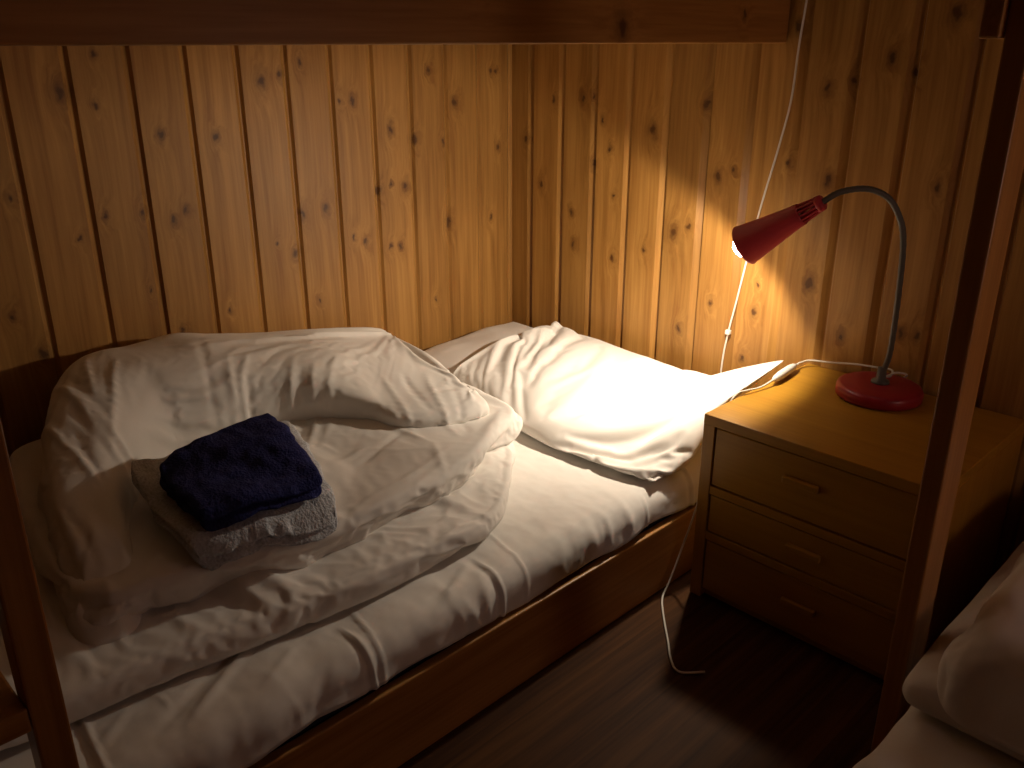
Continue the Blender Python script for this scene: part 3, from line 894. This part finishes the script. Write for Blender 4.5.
DUVET_RIDGES = [(0.126, -1.388, 0.359, -1.385, 0.01, 0.01, 0), (0.122, -1.366, 0.359, -1.367, 0.01, -0.006, 0), (0.149, -1.263, 0.396, -1.389, 0.008, 0.009, 0), (0.101, -1.311, 0.303, -1.37, 0.008, 0.008, 0), (0.187, -1.379, 0.511, -1.331, 0.012, 0.01, 0.01), (0.195, -1.454, 0.513, -1.43, 0.01, 0.01, 0), (0.291, -1.419, 0.519, -1.436, 0.01, -0.008, 0), (0.321, -1.383, 0.549, -1.373, 0.009, 0.007, 0), (0.457, -1.503, 0.685, -1.509, 0.01, -0.008, 0), (0.505, -1.476, 0.775, -1.54, 0.011, 0.008, 0), (0.245, -1.076, 0.402, -1.135, 0.006, 0.01, 0.006), (0.248, -1.029, 0.337, -1.112, 0.007, 0.008, 0), (0.278, -1.056, 0.408, -1.116, 0.006, -0.009, 0), (0.446, -1.098, 0.282, -0.94, 0.007, 0.01, 0.004), (0.473, -1.085, 0.311, -0.939, 0.006, -0.008, 0), (0.479, -1.051, 0.303, -0.907, 0.007, 0.009, 0.004), (0.461, -0.996, 0.281, -0.831, 0.008, 0.006, 0), (0.147, -1.09, 0.386, -1.179, 0.01, -0.006, 0), (0.467, -0.85, 0.632, -0.853, 0.0045, 0.006, 0), (0.621, -0.844, 0.745, -0.913, 0.0045, 0.006, 0), (0.464, -0.868, 0.635, -0.877, 0.006, -0.003, 0), (0.593, -1.015, 0.536, -0.847, 0.012, -0.007, 0), (0.719, -1.015, 0.669, -0.824, 0.01, 0.006, 0), (0.559, -1.049, 0.536, -0.932, 0.012, 0.006, 0), (0.741, -1.231, 0.699, -1.079, 0.01, 0.006, 0), (0.753, -0.984, 0.683, -0.768, 0.009, -0.006, 0), (0.788, -1.349, 0.784, -1.201, 0.008, -0.005, 0), (0.732, -1.134, 0.7, -0.94, 0.008, 0.005, 0), (0.776, -1.257, 0.835, -1.321, 0.008, 0.007, 0), (0.773, -1.196, 0.844, -1.259, 0.008, -0.006, 0), (0.741, -1.134, 0.836, -1.158, 0.006, 0.007, 0), (0.807, -1.122, 0.844, -1.162, 0.006, 0.006, 0), (0.785, -1.046, 0.855, -1.091, 0.006, 0.006, 0), (0.788, -0.967, 0.85, -1.028, 0.006, -0.005, 0), (0.436, -1.515, 0.643, -1.543, 0.014, -0.012, 0.005), (0.4, -1.551, 0.662, -1.594, 0.012, 0.006, 0), (0.121, -1.441, 0.404, -1.502, 0.014, -0.008, 0), (0.359, -0.718, 0.572, -0.789, 0.008, -0.007, 0.01), (0.393, -0.673, 0.654, -0.79, 0.007, 0.008, 0.012), (0.364, -0.778, 0.599, -0.854, 0.01, 0.006, 0), (0.472, -0.665, 0.654, -0.769, 0.006, -0.006, 0)]
duvet = make_duvet()

# ---- towels on the duvet
from mathutils.bvhtree import BVHTree
def height_fn(o):
    me = o.data
    bv = BVHTree.FromPolygons([v.co.copy() for v in me.vertices], [tuple(p.vertices) for p in me.polygons])
    def one(x, y):
        h = bv.ray_cast(Vector((x, y, 1.0)), Vector((0, 0, -1)))
        return h[0].z if h[0] is not None else MT
    def f(x, y):
        s = [one(x + r * math.cos(k), y + r * math.sin(k)) for r in (0.0, 0.02, 0.04) for k in (0, 1.05, 2.09, 3.14, 4.19, 5.24)]
        return 0.8 * sum(s) / len(s) + 0.2 * max(s)
    return f

def towel(name, corners, layers, T, mat, label, seed, base, lift):
    """folded towel lying on the surface 'base': soft layers over a bilinear quad with rounded fold edges"""
    C00, C10, C11, C01 = [Vector((c[0], c[1], 0)) for c in corners]
    parts = []
    th = T / layers
    for L in range(layers):
        V = []; F = []
        nu, nv = 60, 48
        j0 = random.Random(seed + L)
        ox, oy = j0.uniform(-0.02, 0.012), j0.uniform(-0.014, 0.014)
        idx = {}
        for side in (0, 1):
            for j in range(nv + 1):
                for i in range(nu + 1):
                    u, v = i / nu, j / nv
                    rim = i in (0, nu) or j in (0, nv)
                    if side and rim:
                        idx[(1, i, j)] = idx[(0, i, j)]; continue
                    uu, vv = u * 2 - 1, v * 2 - 1
                    cr = 1 - 0.09 * (abs(uu) ** 5) * (abs(vv) ** 5)
                    u2, v2 = (uu * cr + 1) / 2 + ox, (vv * cr + 1) / 2 + oy
                    p = C00 * (1 - u2) * (1 - v2) + C10 * u2 * (1 - v2) + C11 * u2 * v2 + C01 * (1 - u2) * v2
                    e = min(1, min(u, 1 - u, v * 0.8, (1 - v) * 0.8) / 0.085)
                    k = math.sqrt(max(0, 1 - (1 - e) ** 2))
                    zz = th * (L + 0.5) + th * 0.5 * k * (1 if side == 0 else -1) * 1.04
                    w = 0.007 * fbm(p.x, p.y, seed * 3.1, 8.0, 2) + 0.003 * fbm(p.x, p.y, L + seed, 30, 2)
                    ex = 0.006 * (1 - e) * fbm(p.x, p.y, L * 2.0 + seed, 20, 3)
                    key = (round(p.x, 2), round(p.y, 2))
                    V.append((p.x + ex, p.y + ex, base(p.x, p.y) + lift + zz + w + 0.006)); idx[(side, i, j)] = len(V) - 1
        for side in (0, 1):
            for j in range(nv):
                for i in range(nu):
                    q = (idx[(side, i, j)], idx[(side, i + 1, j)], idx[(side, i + 1, j + 1)], idx[(side, i, j + 1)])
                    F.append(q if side == 0 else q[::-1])
        parts.append((V, F))
    V, F = join_np(parts)
    o = from_np(name, V, F, mat)
    finish(o, 1)
    return tag(o, label, 'towel', 'folded towels on the duvet')
hd = height_fn(duvet)
towel('folded_towel', [(0.735, -1.412), (0.780, -1.165), (0.420, -1.050), (0.430, -1.385)], 2, 0.030, M['grey'], 'folded light grey towel lying on the duvet under the navy one', 5, hd, 0.017)
towel('folded_towel', [(0.728, -1.385), (0.752, -1.170), (0.465, -1.110), (0.505, -1.365)], 2, 0.030, M['navy'], 'folded navy blue towel on top of the light grey one', 11, hd, 0.058)

# ---- bedding of the right bed
box('mattress', (1.592, -2.00, 0.097), (2.43, -0.02, MT - 0.03), M['mattress'], None, 0.02, 3)
m2 = [o for o in bpy.data.objects if o.name.startswith('mattress')][-1]
tag(m2, 'navy mattress of the right bed, hidden under its white bedding', 'mattress')
def make_sheet2():
    V = []; F = []
    nx, ny = 120, 200
    x1 = 2.432
    for j in range(ny + 1):
        y = -0.015 - 1.985 * j / ny
        for i in range(nx + 1):
            s = i / nx
            L = s * 0.97
            r = 0.05
            if L < 0.08:      # hanging side on the left
                x, z, nxv, nz = 1.566, MT - 0.05 - (0.08 - L), -1, 0
            elif L < 0.08 + r * math.pi / 2:
                a = (L - 0.08) / r
                x, z, nxv, nz = 1.566 + r - r * math.cos(a), MT - r + r * math.sin(a) + 0.004, -math.cos(a), math.sin(a)
            else:
                x, z, nxv, nz = 1.566 + r + (L - 0.08 - r * math.pi / 2), MT + 0.004, 0, 1
            x = min(x, x1)
            h = 0.005 * fbm(x, y, z, 6) + 0.004 * math.sin(y * 34 + 2 * math.sin(y * 13)) * max(0, 1 - (x - 1.566) / 0.12)
            V.append((x + nxv * h, y, z + nz * h))
    W = nx + 1
    F = [(j * W + i, j * W + i + 1, (j + 1) * W + i + 1, (j + 1) * W + i) for j in range(ny) for i in range(nx)]
    o = from_np('bed_sheet', V, F, M['sheet'])
    m = o.modifiers.new('t', 'SOLIDIFY'); m.thickness = 0.002; m.offset = -1
    bake_modifiers(o)
    o.data.polygons.foreach_set('use_smooth', [True] * len(o.data.polygons))
    tag(o, 'white sheet at the corner of the right bed, low in the corner of the picture', 'bed sheet')
make_sheet2()

def make_duvet2():
    B = MT + 0.010
    a = slab([(1.585, -0.775), (1.65, -0.775), (1.8, -0.78), (2.1, -0.79), (2.36, -0.79), (2.40, -0.6), (2.40, -0.12), (2.3, -0.06), (1.8, -0.06), (1.60, -0.07), (1.572, -0.15), (1.570, -0.45), (1.572, -0.70)], B, B + 0.045, 0.02, 5)
    b = slab([(1.640, -0.775), (1.70, -0.785), (1.8, -0.79), (2.1, -0.80), (2.36, -0.80), (2.40, -0.6), (2.40, -0.12), (2.3, -0.07), (1.8, -0.07), (1.64, -0.08), (1.610, -0.15), (1.600, -0.45), (1.612, -0.70)], B + 0.036, B + 0.140, 0.042, 5)
    objs = []
    for nm, (V, F), vox, amp, shr in (('a', a, 0.010, 0.006, -0.03), ('b', b, 0.010, 0.016, -0.06)):
        o = from_np('duvet_' + nm, V, F, M['linen'])
        remesh(o, vox, 3, 0.5)
        deform(o, lambda p: Vector((p.x, p.y, p.z + amp * fbm(p.x, p.y, 1.7, 5, 2) + (0.05 * max(0, min(1, (p.x - 1.64) / 0.25)) if nm == 'b' and p.z > B + 0.08 else 0))))
        if DUVET_SIM:
            me = evaluated(o)
            inner = [tuple(v.co - v.normal * 0.008) for v in me.vertices]
            cols = [collider('c1', inner, [tuple(p.vertices) for p in me.polygons], 0.002, 40),
                    collider('c2', *boxVF((1.4, -2.9, 0.0), (3, 0.2, MT + 0.006)), 0.002)]
            simulate(o, 16, cols, mass=0.2, bend=0.06, tension=25, shrink=shr, grav=0.15, air=3, quality=6, dist=0.002)
        objs.append(o)
    parts = []
    for o in objs:
        parts.append(([tuple(v.co) for v in o.data.vertices], [tuple(p.vertices) for p in o.data.polygons]))
        me = o.data; bpy.data.objects.remove(o); bpy.data.meshes.remove(me)
    V, F = join_np(parts)
    o = from_np('duvet', V, F, M['linen'])
    finish(o, 1)
    return tag(o, 'folded white duvet lying at the head of the right bed', 'duvet')
make_duvet2()
SC.frame_set(1)
